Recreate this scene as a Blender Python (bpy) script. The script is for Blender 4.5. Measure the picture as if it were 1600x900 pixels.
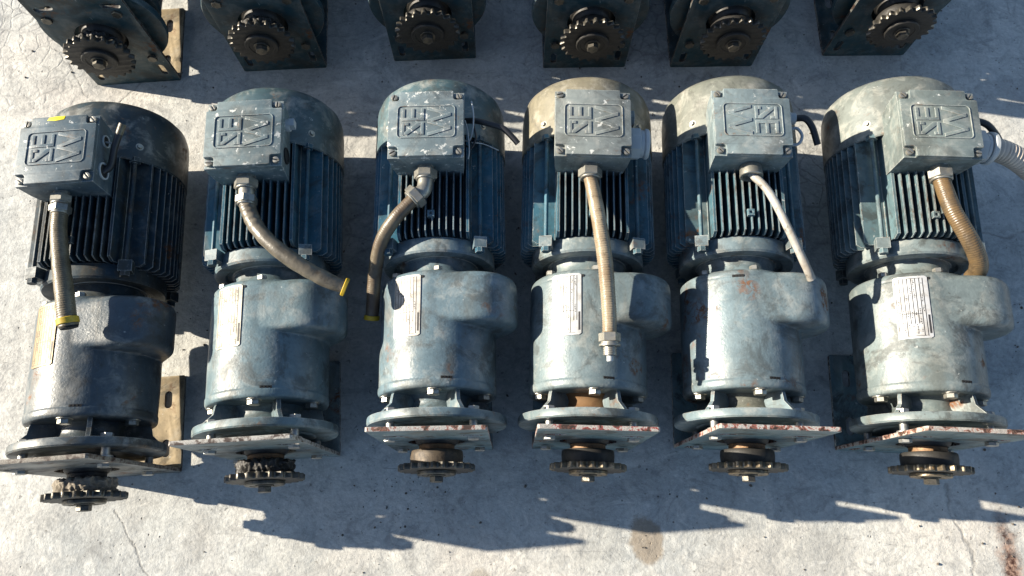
import bpy, bmesh, math, random
from mathutils import Vector, Matrix, noise
R = math.radians
PI = math.pi
SC = bpy.context.scene
for _o in list(bpy.data.objects):
    bpy.data.objects.remove(_o)

# ------------------------------------------------------------------ camera
cam_d = bpy.data.cameras.new('camera')
cam_d.sensor_width = 36.0
cam_d.lens = 1186.4 / 1600 * 36
cam_d.clip_start = 0.02
cam_d.clip_end = 200
cam = bpy.data.objects.new('camera', cam_d)
SC.collection.objects.link(cam)
cam.location = (0, 0, 1.4)
cam.rotation_euler = (R(17.01), 0, 0)
SC.camera = cam

# ------------------------------------------------------------------ sky, sun, exposure
SUN_EL, SUN_AZ = 23.5, 9.6          # light travels towards +x, turned 9.6 degrees towards -y
world = bpy.data.worlds.new('World')
SC.world = world
world.use_nodes = True
wn = world.node_tree
for n in list(wn.nodes):
    wn.nodes.remove(n)
wo = wn.nodes.new('ShaderNodeOutputWorld')
bg = wn.nodes.new('ShaderNodeBackground')
sky = wn.nodes.new('ShaderNodeTexSky')
sky.sky_type = 'NISHITA'
sky.sun_disc = False
sky.sun_elevation = R(SUN_EL)
sky.sun_rotation = R(-90 + SUN_AZ)
sky.air_density = 1.0
sky.dust_density = 0.6
sky.ozone_density = 1.9
bg.inputs['Strength'].default_value = 0.066
wn.links.new(sky.outputs[0], bg.inputs['Color'])
wn.links.new(bg.outputs[0], wo.inputs['Surface'])

sd = bpy.data.lights.new('sun', 'SUN')
sd.energy = 5.0
sd.angle = R(0.5)
sd.color = (1.0, 0.90, 0.745)
sun = bpy.data.objects.new('sun', sd)
SC.collection.objects.link(sun)
ldir = Vector((math.cos(R(SUN_EL)) * math.cos(R(SUN_AZ)), -math.cos(R(SUN_EL)) * math.sin(R(SUN_AZ)), -math.sin(R(SUN_EL))))
sun.rotation_euler = ldir.to_track_quat('-Z', 'Y').to_euler()
sun.location = -ldir * 6

SC.view_settings.view_transform = 'Standard'
SC.view_settings.look = 'None'
SC.view_settings.gamma = 1.0
SC.view_settings.exposure = 1.44
SC.render.engine = 'CYCLES'
SC.cycles.max_bounces = 6
SC.cycles.diffuse_bounces = 1

# ------------------------------------------------------------------ material helpers
class NT:
    def __init__(self, name):
        self.m = bpy.data.materials.new(name)
        self.m.use_nodes = True
        self.t = self.m.node_tree
        self.b = self.t.nodes['Principled BSDF']
        self.tc = self.t.nodes.new('ShaderNodeTexCoord')
    def n(self, typ, **kw):
        x = self.t.nodes.new(typ)
        for k, v in kw.items():
            setattr(x, k, v)
        return x
    def l(self, a, b):
        self.t.links.new(a, b)
    def coord(self, scale=(1, 1, 1), loc=(0, 0, 0), rot=(0, 0, 0)):
        mp = self.n('ShaderNodeMapping')
        mp.inputs['Scale'].default_value = scale
        mp.inputs['Location'].default_value = loc
        mp.inputs['Rotation'].default_value = rot
        self.l(self.tc.outputs['Object'], mp.inputs['Vector'])
        return mp.outputs[0]
    def noise(self, scale, detail=4, rough=0.55, co=None, dist=0.0):
        x = self.n('ShaderNodeTexNoise')
        x.inputs['Scale'].default_value = scale
        x.inputs['Detail'].default_value = detail
        x.inputs['Roughness'].default_value = rough
        x.inputs['Distortion'].default_value = dist
        self.l(co if co is not None else self.tc.outputs['Object'], x.inputs['Vector'])
        return x.outputs['Fac']
    def vor(self, scale, feature='F1', co=None, out='Distance', rnd=1.0):
        x = self.n('ShaderNodeTexVoronoi')
        x.feature = feature
        x.inputs['Scale'].default_value = scale
        x.inputs['Randomness'].default_value = rnd
        self.l(co if co is not None else self.tc.outputs['Object'], x.inputs['Vector'])
        return x.outputs[out]
    def ramp(self, fac, stops, interp='LINEAR'):
        x = self.n('ShaderNodeValToRGB')
        e = x.color_ramp.elements
        x.color_ramp.interpolation = interp
        while len(e) < len(stops):
            e.new(0.5)
        for i, (p, c) in enumerate(stops):
            e[i].position = p
            if not isinstance(c, (tuple, list)):
                c = (c, c, c)
            e[i].color = (*c[:3], 1)
        self.l(fac, x.inputs[0])
        return x.outputs['Color']
    def mix(self, fac, a, b, mode='MIX'):
        x = self.n('ShaderNodeMixRGB', blend_type=mode)
        for s, v in ((0, fac), (1, a), (2, b)):
            if isinstance(v, (int, float)):
                x.inputs[s].default_value = v if s == 0 else (v, v, v, 1)
            elif isinstance(v, (tuple, list)):
                x.inputs[s].default_value = (*v[:3], 1)
            else:
                self.l(v, x.inputs[s])
        return x.outputs[0]
    def math(self, op, a, b=0.0):
        x = self.n('ShaderNodeMath', operation=op)
        for s, v in ((0, a), (1, b)):
            if isinstance(v, (int, float)):
                x.inputs[s].default_value = v
            else:
                self.l(v, x.inputs[s])
        return x.outputs[0]
    def bump(self, h, strength=0.3, dist=0.001, prev=None):
        x = self.n('ShaderNodeBump')
        x.inputs['Strength'].default_value = strength
        x.inputs['Distance'].default_value = dist
        self.l(h, x.inputs['Height'])
        if prev is not None:
            self.l(prev, x.inputs['Normal'])
        return x.outputs[0]
    def col(self, c):
        if isinstance(c, (tuple, list)):
            self.b.inputs['Base Color'].default_value = (*c[:3], 1)
        else:
            self.l(c, self.b.inputs['Base Color'])
    def inp(self, name, v):
        if isinstance(v, (int, float)):
            self.b.inputs[name].default_value = v
        else:
            self.l(v, self.b.inputs[name])

def mk_paint(name, base, seed, rust=0.5, hammer=1.0, grime=0.5, dust=0.3, rough=0.34, spec=0.5, chip=0.5, edge=0.75, edgecol=(0.16, 0.10, 0.06), cht=0.665):
    """old machine enamel with orange peel, grime, chips and rust spots"""
    k = NT(name)
    off = (seed * 1.37, seed * 0.71, seed * 2.13)
    co = k.coord(loc=off)
    big = k.noise(9, 5, 0.6, co)
    c = k.mix(k.ramp(big, [(0.35, 0.0), (0.7, 1.0)]), tuple(v * 0.80 for v in base), tuple(min(1, v * 1.16) for v in base))
    mid = k.noise(55, 6, 0.7, k.coord(loc=(off[0], off[2], 1.0)), 0.8)
    c = k.mix(0.20, c, k.ramp(mid, [(0.35, 0.15), (0.65, 0.85)]), 'OVERLAY')
    stn = k.noise(11, 6, 0.65, k.coord(scale=(2.2, 0.55, 2.2), loc=(off[1], 4.0, off[2])), 0.5)
    c = k.mix(k.math('MULTIPLY', k.ramp(stn, [(0.50, 0.0), (0.66, 1.0)]), 0.55 * grime), c, (0.085, 0.070, 0.045))
    # pale dust and rubbed patches
    d = k.noise(26, 6, 0.7, k.coord(loc=(off[1], off[0], 3.3)), 0.4)
    c = k.mix(k.math('MULTIPLY', k.ramp(d, [(0.5, 0.0), (0.68, 1.0)]), dust), c, (0.50, 0.48, 0.42))
    # dark grime, in smears and specks
    g = k.noise(16, 8, 0.72, k.coord(loc=(off[2], 1.1, off[0])), 0.6)
    c = k.mix(k.math('MULTIPLY', k.ramp(g, [(0.515, 0.0), (0.60, 1.0)]), grime), c, (0.030, 0.030, 0.026))
    sp = k.noise(140, 3, 0.6, co)
    c = k.mix(k.math('MULTIPLY', k.ramp(sp, [(0.66, 0.0), (0.72, 1.0)]), 0.55 * grime + 0.1), c, (0.03, 0.028, 0.022))
    # light chips
    ch = k.noise(70, 5, 0.75, k.coord(loc=(5.5, off[1], off[2])), 0.3)
    chm = k.math('MULTIPLY', k.ramp(ch, [(cht, 0.0), (cht + 0.02, 1.0)]), chip)
    c = k.mix(chm, c, (0.55, 0.56, 0.53))
    bv = k.n('ShaderNodeBevel')
    bv.samples = 4
    bv.inputs['Radius'].default_value = 0.0022
    geo = k.n('ShaderNodeNewGeometry')
    dt = k.n('ShaderNodeVectorMath', operation='DOT_PRODUCT')
    k.l(bv.outputs[0], dt.inputs[0])
    k.l(geo.outputs['Normal'], dt.inputs[1])
    wn_ = k.noise(48, 5, 0.7, k.coord(loc=(off[1], 2.2, off[0])), 0.3)
    em = k.ramp(k.math('ADD', k.math('SUBTRACT', 1.0, dt.outputs['Value']), k.math('MULTIPLY', k.math('SUBTRACT', wn_, 0.5), 0.75)), [(0.10, 0.0), (0.17, 1.0)])
    if edge > 0:
        c = k.mix(k.math('MULTIPLY', em, edge), c, k.mix(k.ramp(wn_, [(0.5, 0.0), (0.62, 1.0)]), (0.52, 0.53, 0.50), edgecol))
    # rust
    r1 = k.noise(13, 3, 0.5, k.coord(loc=(off[0], 7.7, off[1])))
    r2 = k.noise(75, 6, 0.75, co, 0.5)
    rm = k.math('MULTIPLY', k.ramp(r1, [(0.66 - 0.13 * rust, 0.0), (0.73 - 0.13 * rust, 1.0)]), k.ramp(r2, [(0.47, 0.0), (0.56, 1.0)]))
    rc = k.mix(k.noise(120, 3, 0.6, co), (0.035, 0.014, 0.008), (0.21, 0.095, 0.04))
    if rust > 0:
        c = k.mix(rm, c, rc)
    k.col(c)
    rr = k.mix(k.ramp(g, [(0.4, 0.0), (0.7, 1.0)]), rough, min(1, rough + 0.3))
    if rust > 0:
        rr = k.mix(rm, rr, 0.85)
    k.inp('Roughness', rr)
    k.inp('Specular IOR Level', spec)
    h1 = k.noise(260, 3, 0.55, co)
    h2 = k.noise(45, 4, 0.6, co)
    n1 = k.bump(h1, 0.30 * hammer, 0.0011)
    n2 = k.bump(h2, 0.13 * hammer, 0.0016, n1)
    n3 = k.bump(chm, 0.25, -0.0004, n2)
    k.l(n3, k.b.inputs['Normal'])
    return k.m

def mk_metal(name, base, seed=0.0, rough=0.4, metallic=1.0, dirt=0.5, dirtcol=(0.03, 0.025, 0.02), sc=60, bump=0.3):
    k = NT(name)
    co = k.coord(loc=(seed, seed * 2.1, seed * 0.7))
    a = k.noise(sc, 6, 0.7, co, 0.3)
    c = k.mix(k.noise(sc * 0.3, 3, 0.5, co), tuple(v * 0.7 for v in base), tuple(min(1, v * 1.2) for v in base))
    m = k.math('MULTIPLY', k.ramp(a, [(0.47, 0.0), (0.62, 1.0)]), dirt)
    c = k.mix(m, c, dirtcol)
    k.col(c)
    k.inp('Metallic', k.mix(m, metallic, metallic * 0.15))
    k.inp('Roughness', k.mix(a, max(0.05, rough - 0.12), min(1, rough + 0.25)))
    k.l(k.bump(a, bump, 0.001), k.b.inputs['Normal'])
    return k.m

def mk_edge(name, a, b, c3, seed, sc=70):
    """cut steel edge: chipped primer, bare rust and old white paint"""
    k = NT(name)
    co = k.coord(loc=(seed, seed * 1.7, 0.3))
    v = k.noise(sc, 6, 0.7, co, 0.6)
    c = k.ramp(v, [(0.0, (0.03, 0.015, 0.01)), (0.42, c3), (0.455, b), (0.505, a), (0.56, tuple(v * 0.55 for v in a)), (0.60, a)], 'CONSTANT')
    k.col(c)
    k.inp('Roughness', 0.6)
    k.l(k.bump(v, 0.5, 0.0012), k.b.inputs['Normal'])
    return k.m

def mk_simple(name, col, rough=0.5, metallic=0.0, var=0.15, bump=0.1, sc=90):
    k = NT(name)
    v = k.noise(sc, 4, 0.6)
    k.col(k.mix(v, tuple(x * (1 - var) for x in col), tuple(min(1, x * (1 + var)) for x in col)))
    k.inp('Roughness', rough)
    k.inp('Metallic', metallic)
    k.l(k.bump(v, bump, 0.0008), k.b.inputs['Normal'])
    return k.m

def mk_concrete():
    k = NT('weathered concrete')
    co = k.tc.outputs['Object']
    c = k.mix(k.ramp(k.noise(2.3, 6, 0.62, dist=0.4), [(0.33, 0.0), (0.68, 1.0)]), (0.30, 0.31, 0.30), (0.56, 0.55, 0.505))
    warm = k.noise(3.7, 4, 0.55, k.coord(loc=(4, 2, 0)), 0.5)
    c = k.mix(k.math('MULTIPLY', k.ramp(warm, [(0.45, 0.0), (0.72, 1.0)]), 0.55), c, (0.56, 0.51, 0.45))
    cool = k.noise(1.6, 5, 0.6, k.coord(loc=(2.2, 11, 0)), 0.7)
    c = k.mix(k.math('MULTIPLY', k.ramp(cool, [(0.46, 0.0), (0.58, 1.0)]), 0.55), c, (0.44, 0.46, 0.45))
    pale = k.noise(8.5, 8, 0.7, k.coord(loc=(1, 9, 0)), 0.7)
    c = k.mix(k.math('MULTIPLY', k.ramp(pale, [(0.52, 0.0), (0.66, 1.0)]), 0.6), c, (0.68, 0.655, 0.59))
    dk = k.noise(19, 8, 0.75, k.coord(loc=(8, 3, 0)), 0.9)
    c = k.mix(k.math('MULTIPLY', k.ramp(dk, [(0.52, 0.0), (0.68, 1.0)]), 0.6), c, (0.20, 0.20, 0.195))
    fine = k.noise(150, 5, 0.7)
    c = k.mix(0.18, c, k.ramp(fine, [(0.32, 0.12), (0.68, 0.85)]), 'OVERLAY')
    # broom and trowel scratches, both ways
    s1 = k.noise(6, 6, 0.75, k.coord(scale=(1.2, 18, 1), rot=(0, 0, R(38))), 1.0)
    s2 = k.noise(6, 6, 0.75, k.coord(scale=(1.0, 16, 1), rot=(0, 0, R(-24)), loc=(3, 3, 0)), 1.0)
    sm = k.math('MAXIMUM', k.ramp(s1, [(0.655, 0.0), (0.70, 1.0)]), k.ramp(s2, [(0.665, 0.0), (0.71, 1.0)]))
    c = k.mix(k.math('MULTIPLY', sm, 0.5), c, (0.20, 0.185, 0.17))
    blot = k.noise(42, 7, 0.72, k.coord(loc=(6, 6, 0)), 1.3)
    c = k.mix(k.math('MULTIPLY', k.ramp(blot, [(0.50, 0.0), (0.60, 1.0)]), 0.30), c, (0.22, 0.22, 0.21))
    wet = k.noise(5.2, 5, 0.6, k.coord(loc=(12, 7, 0)), 0.8)
    c = k.mix(k.math('MULTIPLY', k.ramp(wet, [(0.55, 0.0), (0.66, 1.0)]), 0.35), c, (0.27, 0.265, 0.25))
    smear = k.noise(7.0, 9, 0.78, k.coord(loc=(3, 14, 0), rot=(0, 0, 0.5), scale=(1, 1.8, 1)), 2.2)
    c = k.mix(k.math('MULTIPLY', k.ramp(smear, [(0.54, 0.0), (0.60, 0.8), (0.66, 0.2)]), 0.45), c, (0.16, 0.165, 0.165))
    c = k.mix(k.math('MULTIPLY', k.ramp(smear, [(0.36, 1.0), (0.44, 0.0)]), 0.45), c, (0.66, 0.65, 0.60))
    # dark pits and specks
    pv = k.vor(60)
    pm = k.math('MULTIPLY', k.ramp(pv, [(0.06, 1.0), (0.13, 0.0)]), k.ramp(k.noise(6.5, 4, 0.6, k.coord(loc=(2, 5, 0))), [(0.53, 0.0), (0.60, 1.0)]))
    c = k.mix(k.math('MULTIPLY', pm, 0.8), c, (0.06, 0.05, 0.045))
    sp = k.noise(90, 3, 0.55, k.coord(loc=(7, 1, 0)))
    c = k.mix(k.math('MULTIPLY', k.ramp(sp, [(0.655, 0.0), (0.71, 1.0)]), 0.55), c, (0.07, 0.065, 0.06))
    # map cracking
    wob = k.n('ShaderNodeTexNoise')
    wob.inputs['Scale'].default_value = 11
    wob.inputs['Detail'].default_value = 4
    k.l(co, wob.inputs['Vector'])
    va = k.n('ShaderNodeVectorMath', operation='MULTIPLY_ADD')
    k.l(wob.outputs['Color'], va.inputs[0])
    va.inputs[1].default_value = (0.07, 0.07, 0)
    k.l(co, va.inputs[2])
    fl = k.n('ShaderNodeVectorMath', operation='MULTIPLY')
    k.l(va.outputs[0], fl.inputs[0])
    fl.inputs[1].default_value = (1, 1, 0)
    cr = k.vor(26, 'DISTANCE_TO_EDGE', fl.outputs[0])
    crm = k.math('MULTIPLY', k.ramp(cr, [(0.0, 1.0), (0.075, 0.0)]), k.ramp(k.noise(1.9, 4, 0.6, k.coord(loc=(0.4, 0.2, 0))), [(0.48, 0.0), (0.62, 1.0)]))
    tex_y = k.n('ShaderNodeSeparateXYZ')
    k.l(co, tex_y.inputs[0])
    crm = k.math('MULTIPLY', crm, k.ramp(tex_y.outputs['Y'], [(0.15, 0.08), (0.75, 1.0)]))
    c = k.mix(k.math('MULTIPLY', crm, 0.5), c, (0.11, 0.105, 0.10))
    def seg(p, q, w, soft=1.0):
        """mask of one wandering crack from p to q"""
        p, q = Vector(p), Vector(q)
        d = q - p
        mp = k.n('ShaderNodeMapping', vector_type='TEXTURE')
        mp.inputs['Location'].default_value = (p.x + 0.035, p.y + 0.035, 0)
        mp.inputs['Rotation'].default_value = (0, 0, math.atan2(d.y, d.x))
        mp.inputs['Scale'].default_value = (d.length, 1, 1)
        k.l(fl.outputs[0], mp.inputs['Vector'])
        sx = k.n('ShaderNodeSeparateXYZ')
        k.l(mp.outputs[0], sx.inputs[0])
        near = k.ramp(k.math('ABSOLUTE', sx.outputs['Y']), [(0.0, 1.0), (w, 0.0)])
        run = k.ramp(sx.outputs['X'], [(0.0, 0.0), (0.02, 1.0), (0.97, 1.0), (1.0, 0.0)])
        return k.math('MULTIPLY', k.math('MULTIPLY', near, run), soft)
    crm2 = seg((0.775, 0.06), (0.812, -0.12), 0.0035)
    for p_, q_, w_ in (((-0.95, 0.93), (-0.84, 0.80), 0.0032), ((-0.77, 0.90), (-0.84, 0.80), 0.0030), ((0.85, 0.53), (1.25, 0.54), 0.0028), ((-0.70, 0.02), (-0.60, -0.12), 0.0024)):
        crm2 = k.math('MAXIMUM', crm2, seg(p_, q_, w_))
    crm2 = k.math('MULTIPLY', crm2, k.ramp(k.noise(55, 4, 0.6), [(0.36, 0.25), (0.5, 1.0)]))
    c = k.mix(k.math('MULTIPLY', crm2, 0.5), c, (0.10, 0.09, 0.08))
    # single stains of their own shape: oil spot, small damp spot, rust run
    def spot(x, y, rx, ry, rot, hard, noise_amt):
        mp = k.n('ShaderNodeMapping', vector_type='TEXTURE')
        mp.inputs['Location'].default_value = (x, y, 0)
        mp.inputs['Rotation'].default_value = (0, 0, R(rot))
        mp.inputs['Scale'].default_value = (rx, ry, 1)
        k.l(co, mp.inputs['Vector'])
        ln = k.n('ShaderNodeVectorMath', operation='LENGTH')
        f2 = k.n('ShaderNodeVectorMath', operation='MULTIPLY')
        k.l(mp.outputs[0], f2.inputs[0]); f2.inputs[1].default_value = (1, 1, 0)
        k.l(f2.outputs[0], ln.inputs[0])
        d = k.math('ADD', ln.outputs['Value'], k.math('MULTIPLY', k.math('SUBTRACT', k.noise(30, 5, 0.7), 0.5), noise_amt))
        return k.ramp(d, [(1.0 - hard if hard < 1 else 0.0, 1.0), (1.0, 0.0)])
    c = k.mix(k.math('MULTIPLY', spot(0.235, -0.034, 0.032, 0.044, 10, 0.22, 0.9), 0.72), c, (0.22, 0.17, 0.115))
    c = k.mix(k.math('MULTIPLY', spot(-0.055, -0.098, 0.024, 0.020, 0, 0.3, 0.9), 0.5), c, (0.26, 0.225, 0.17))
    c = k.mix(k.math('MULTIPLY', spot(0.868, -0.072, 0.024, 0.11, 4, 0.75, 2.4), 1.0), c, k.mix(k.ramp(k.noise(75, 5, 0.7), [(0.42, 0.0), (0.56, 1.0)]), (0.30, 0.20, 0.15), (0.045, 0.018, 0.012)))
    k.col(c)
    k.inp('Roughness', k.ramp(dk, [(0.3, 0.62), (0.7, 0.85)]))
    k.inp('Specular IOR Level', 0.35)
    n1 = k.bump(fine, 0.35, 0.0018)
    n2 = k.bump(k.noise(24, 7, 0.65), 0.5, 0.007, n1)
    n3 = k.bump(crm, 0.6, -0.0012, n2)
    n4 = k.bump(crm2, 0.4, -0.0015, n3)
    n5 = k.bump(sm, 0.5, -0.0010, n4)
    n6 = k.bump(pm, 0.7, -0.002, n5)
    k.l(n6, k.b.inputs['Normal'])
    return k.m

# ------------------------------------------------------------------ mesh helpers
def bm_mesh(bm, name, mats, smooth=35, bevel=0.0, seg=2):
    if bevel > 0:
        es = [e for e in bm.edges if len(e.link_faces) == 2 and e.calc_face_angle(0) > R(30)]
        if es:
            bmesh.ops.bevel(bm, geom=es, offset=bevel, segments=seg, affect='EDGES', profile=0.6, clamp_overlap=True)
    bmesh.ops.recalc_face_normals(bm, faces=bm.faces)
    for e in bm.edges:
        e.smooth = not (len(e.link_faces) == 2 and e.calc_face_angle(0) > R(smooth))
    for f in bm.faces:
        f.smooth = True
    me = bpy.data.meshes.new(name)
    bm.to_mesh(me)
    bm.free()
    for m in (mats if isinstance(mats, (list, tuple)) else [mats]):
        me.materials.append(m)
    return me

def link(name, me, parent=None, mat=None):
    o = bpy.data.objects.new(name, me)
    SC.collection.objects.link(o)
    if parent is not None:
        o.parent = parent
    if mat is not None:                       # shared mesh, own paint
        mats = mat if isinstance(mat, (list, tuple)) else [mat]
        for i, m in enumerate(mats):
            o.material_slots[i].link = 'OBJECT'
            o.material_slots[i].material = m
    return o

def box(bm, x0, x1, y0, y1, z0, z1, M=None):
    vs = [bm.verts.new((x, y, z)) for x in (x0, x1) for y in (y0, y1) for z in (z0, z1)]
    for q in ((0, 1, 3, 2), (4, 6, 7, 5), (0, 4, 5, 1), (2, 3, 7, 6), (0, 2, 6, 4), (1, 5, 7, 3)):
        bm.faces.new([vs[i] for i in q])
    if M is not None:
        for v in vs:
            v.co = M @ v.co
    return vs

def lathe(bm, prof, segs=64, M=None):
    """profile of (y, r) revolved about the y axis"""
    rings = []
    for (y, r) in prof:
        if r < 1e-6:
            rings.append([bm.verts.new((0, y, 0))])
        else:
            rings.append([bm.verts.new((r * math.sin(2 * PI * i / segs), y, r * math.cos(2 * PI * i / segs))) for i in range(segs)])
    for a, b in zip(rings, rings[1:]):
        if len(a) == 1 and len(b) == 1:
            continue
        for i in range(segs):
            j = (i + 1) % segs
            if len(a) == 1:
                bm.faces.new((a[0], b[i], b[j]))
            elif len(b) == 1:
                bm.faces.new((a[i], b[0], a[j]))
            else:
                bm.faces.new((a[i], b[i], b[j], a[j]))
    if M is not None:
        for rg in rings:
            for v in rg:
                v.co = M @ v.co
    return rings

def axisM(p, d):
    """matrix taking local y axis to direction d, origin to p"""
    q = Vector((0, 1, 0)).rotation_difference(Vector(d).normalized())
    return Matrix.Translation(p) @ q.to_matrix().to_4x4()

def hexa(bm, p, d, r, h, segs=6, chamf=0.12, rot=0.0):
    M = axisM(p, d) @ Matrix.Rotation(rot, 4, 'Y')
    lathe(bm, [(0, 0), (0, r * (1 - chamf)), (r * chamf * 0.6, r), (h - r * chamf * 0.6, r), (h, r * (1 - chamf)), (h, 0)], segs, M)

def cyl(bm, p, d, r, h, segs=24, ch=0.0):
    M = axisM(p, d)
    if ch:
        lathe(bm, [(0, 0), (0, r - ch), (ch, r), (h - ch, r), (h, r - ch), (h, 0)], segs, M)
    else:
        lathe(bm, [(0, 0), (0, r), (h, r), (h, 0)], segs, M)

def spline(pts, n=12):
    P = [Vector(p) for p in pts]
    P = [P[0] * 2 - P[1]] + P + [P[-1] * 2 - P[-2]]
    out = []
    for i in range(1, len(P) - 2):
        a, b, c, d = P[i - 1:i + 3]
        for k in range(n):
            t = k / n
            out.append(0.5 * ((2 * b) + (c - a) * t + (2 * a - 5 * b + 4 * c - d) * t * t + (3 * b - a - 3 * c + d) * t ** 3))
    out.append(P[-2].copy())
    return out

def tube(bm, pts, r, segs=18, n=12, rib=0.0, ribp=0.004, ends=True, wob=0.0):
    sp = spline(pts, n)
    if rib:                                   # resample evenly so that corrugation reads
        L = [0]
        for a, b in zip(sp, sp[1:]):
            L.append(L[-1] + (b - a).length)
        m = int(L[-1] / ribp * 4)
        q = []
        j = 0
        for i in range(m + 1):
            s = L[-1] * i / m
            while j < len(L) - 2 and L[j + 1] < s:
                j += 1
            t = (s - L[j]) / max(1e-9, L[j + 1] - L[j])
            q.append(sp[j].lerp(sp[j + 1], t))
        sp = q
    T0 = (sp[1] - sp[0]).normalized()
    N = T0.orthogonal().normalized()
    rings = []
    for i, p in enumerate(sp):
        T = ((sp[min(i + 1, len(sp) - 1)] - sp[max(i - 1, 0)])).normalized()
        N = (N - T * N.dot(T)).normalized()
        B = T.cross(N)
        rr = r(i / (len(sp) - 1)) if callable(r) else r
        if rib:
            rr += rib * (1 if i % 4 in (0, 1) else -1)
        if wob:
            rr *= 1 + wob * noise.noise(p * 60)
        rings.append([bm.verts.new(p + (N * math.cos(2 * PI * k / segs) + B * math.sin(2 * PI * k / segs)) * rr) for k in range(segs)])
    for a, b in zip(rings, rings[1:]):
        for k in range(segs):
            j = (k + 1) % segs
            bm.faces.new((a[k], a[j], b[j], b[k]))
    if ends:
        bm.faces.new(list(reversed(rings[0])))
        bm.faces.new(rings[-1])
    return sp

def extruded(outlines, thick, bevel=0.0, M=None, name='plate', mats=(), side=True):
    """2D outlines (first is the rim, others are holes) in local XY -> solid of the thickness, centred on z=0"""
    cu = bpy.data.curves.new(name, 'CURVE')
    cu.dimensions = '2D'
    cu.fill_mode = 'BOTH'
    cu.extrude = max(1e-5, thick / 2 - bevel)
    cu.bevel_depth = bevel
    cu.bevel_resolution = 1
    cu.offset = -bevel
    for ol in outlines:
        s = cu.splines.new('POLY')
        s.points.add(len(ol) - 1)
        for p, (x, y) in zip(s.points, ol):
            p.co = (x, y, 0, 1)
        s.use_cyclic_u = True
    ob = bpy.data.objects.new(name, cu)
    SC.collection.objects.link(ob)
    dg = bpy.context.evaluated_depsgraph_get()
    me = bpy.data.meshes.new_from_object(ob.evaluated_get(dg))
    bpy.data.objects.remove(ob)
    bpy.data.curves.remove(cu)
    bm = bmesh.new()
    bm.from_mesh(me)
    bpy.data.meshes.remove(me)
    bmesh.ops.remove_doubles(bm, verts=bm.verts, dist=1e-5)
    for f in bm.faces:
        f.material_index = 1 if (side and abs(f.normal.z) < 0.9) else 0
    if M is not None:
        bmesh.ops.transform(bm, matrix=M, verts=bm.verts)
    return bm

def circle(cx, cy, r, n=40, a0=0.0):
    return [(cx + r * math.cos(a0 + 2 * PI * i / n), cy + r * math.sin(a0 + 2 * PI * i / n)) for i in range(n)]

def slot(cx, cy, L, r, ang, n=8):
    out = []
    for s in (1, -1):
        for i in range(n + 1):
            a = -PI / 2 + PI * i / n + (0 if s > 0 else PI)
            out.append((s * L / 2 + r * math.cos(a), r * math.sin(a)))
    c, s_ = math.cos(ang), math.sin(ang)
    return [(cx + x * c - y * s_, cy + x * s_ + y * c) for x, y in out]

def merge(bm, other):
    me = bpy.data.meshes.new('tmp')
    other.to_mesh(me)
    other.free()
    bm.from_mesh(me)
    bpy.data.meshes.remove(me)

# xz-plane plates: local X->x, local Y->z, local Z -> -y
M_XZ = Matrix(((1, 0, 0, 0), (0, 0, -1, 0), (0, 1, 0, 0), (0, 0, 0, 1)))

# ------------------------------------------------------------------ shared dimensions (metres, shaft axis at z = 0 along y, output towards -y)
HB = 0.1538
RB, RFIN, RFL = 0.0975, 0.1165, 0.1136
BX, BW, BY0, BY1, BZ0, BZ1 = -0.0058, 0.0614, 0.4231, 0.542, 0.088, 0.173

# ------------------------------------------------------------------ mesh builders
def m_fan_cover(P):
    bm = bmesh.new()
    prof = [(0.500, 0.1135), (0.500, 0.1165), (0.502, 0.118), (0.57, 0.1178), (0.590, 0.1162), (0.604, 0.1115), (0.613, 0.103), (0.618, 0.090), (0.620, 0.072),
            (0.620, 0.062), (0.617, 0.060), (0.617, 0.02), (0.619, 0.018), (0.619, 0)]
    lathe(bm, prof, 96)
    lathe(bm, [(0.5001, 0.1133), (0.56, 0.1133)], 96)
    # shallow pressed ears by the screws
    return bm_mesh(bm, 'fan_cover', P, 30)

def m_cover_screw(ang, P):
    bm = bmesh.new()
    d = Vector((math.sin(ang), 0, math.cos(ang)))
    p = d * 0.1172 + Vector((0, 0.527, 0))
    cyl(bm, p - d * 0.001, d, 0.0065, 0.0018, 16)
    hexa(bm, p + d * 0.0008, d, 0.0042, 0.0036, 6, 0.1, ang)
    return bm_mesh(bm, 'cover_screw', P, 30)

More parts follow.
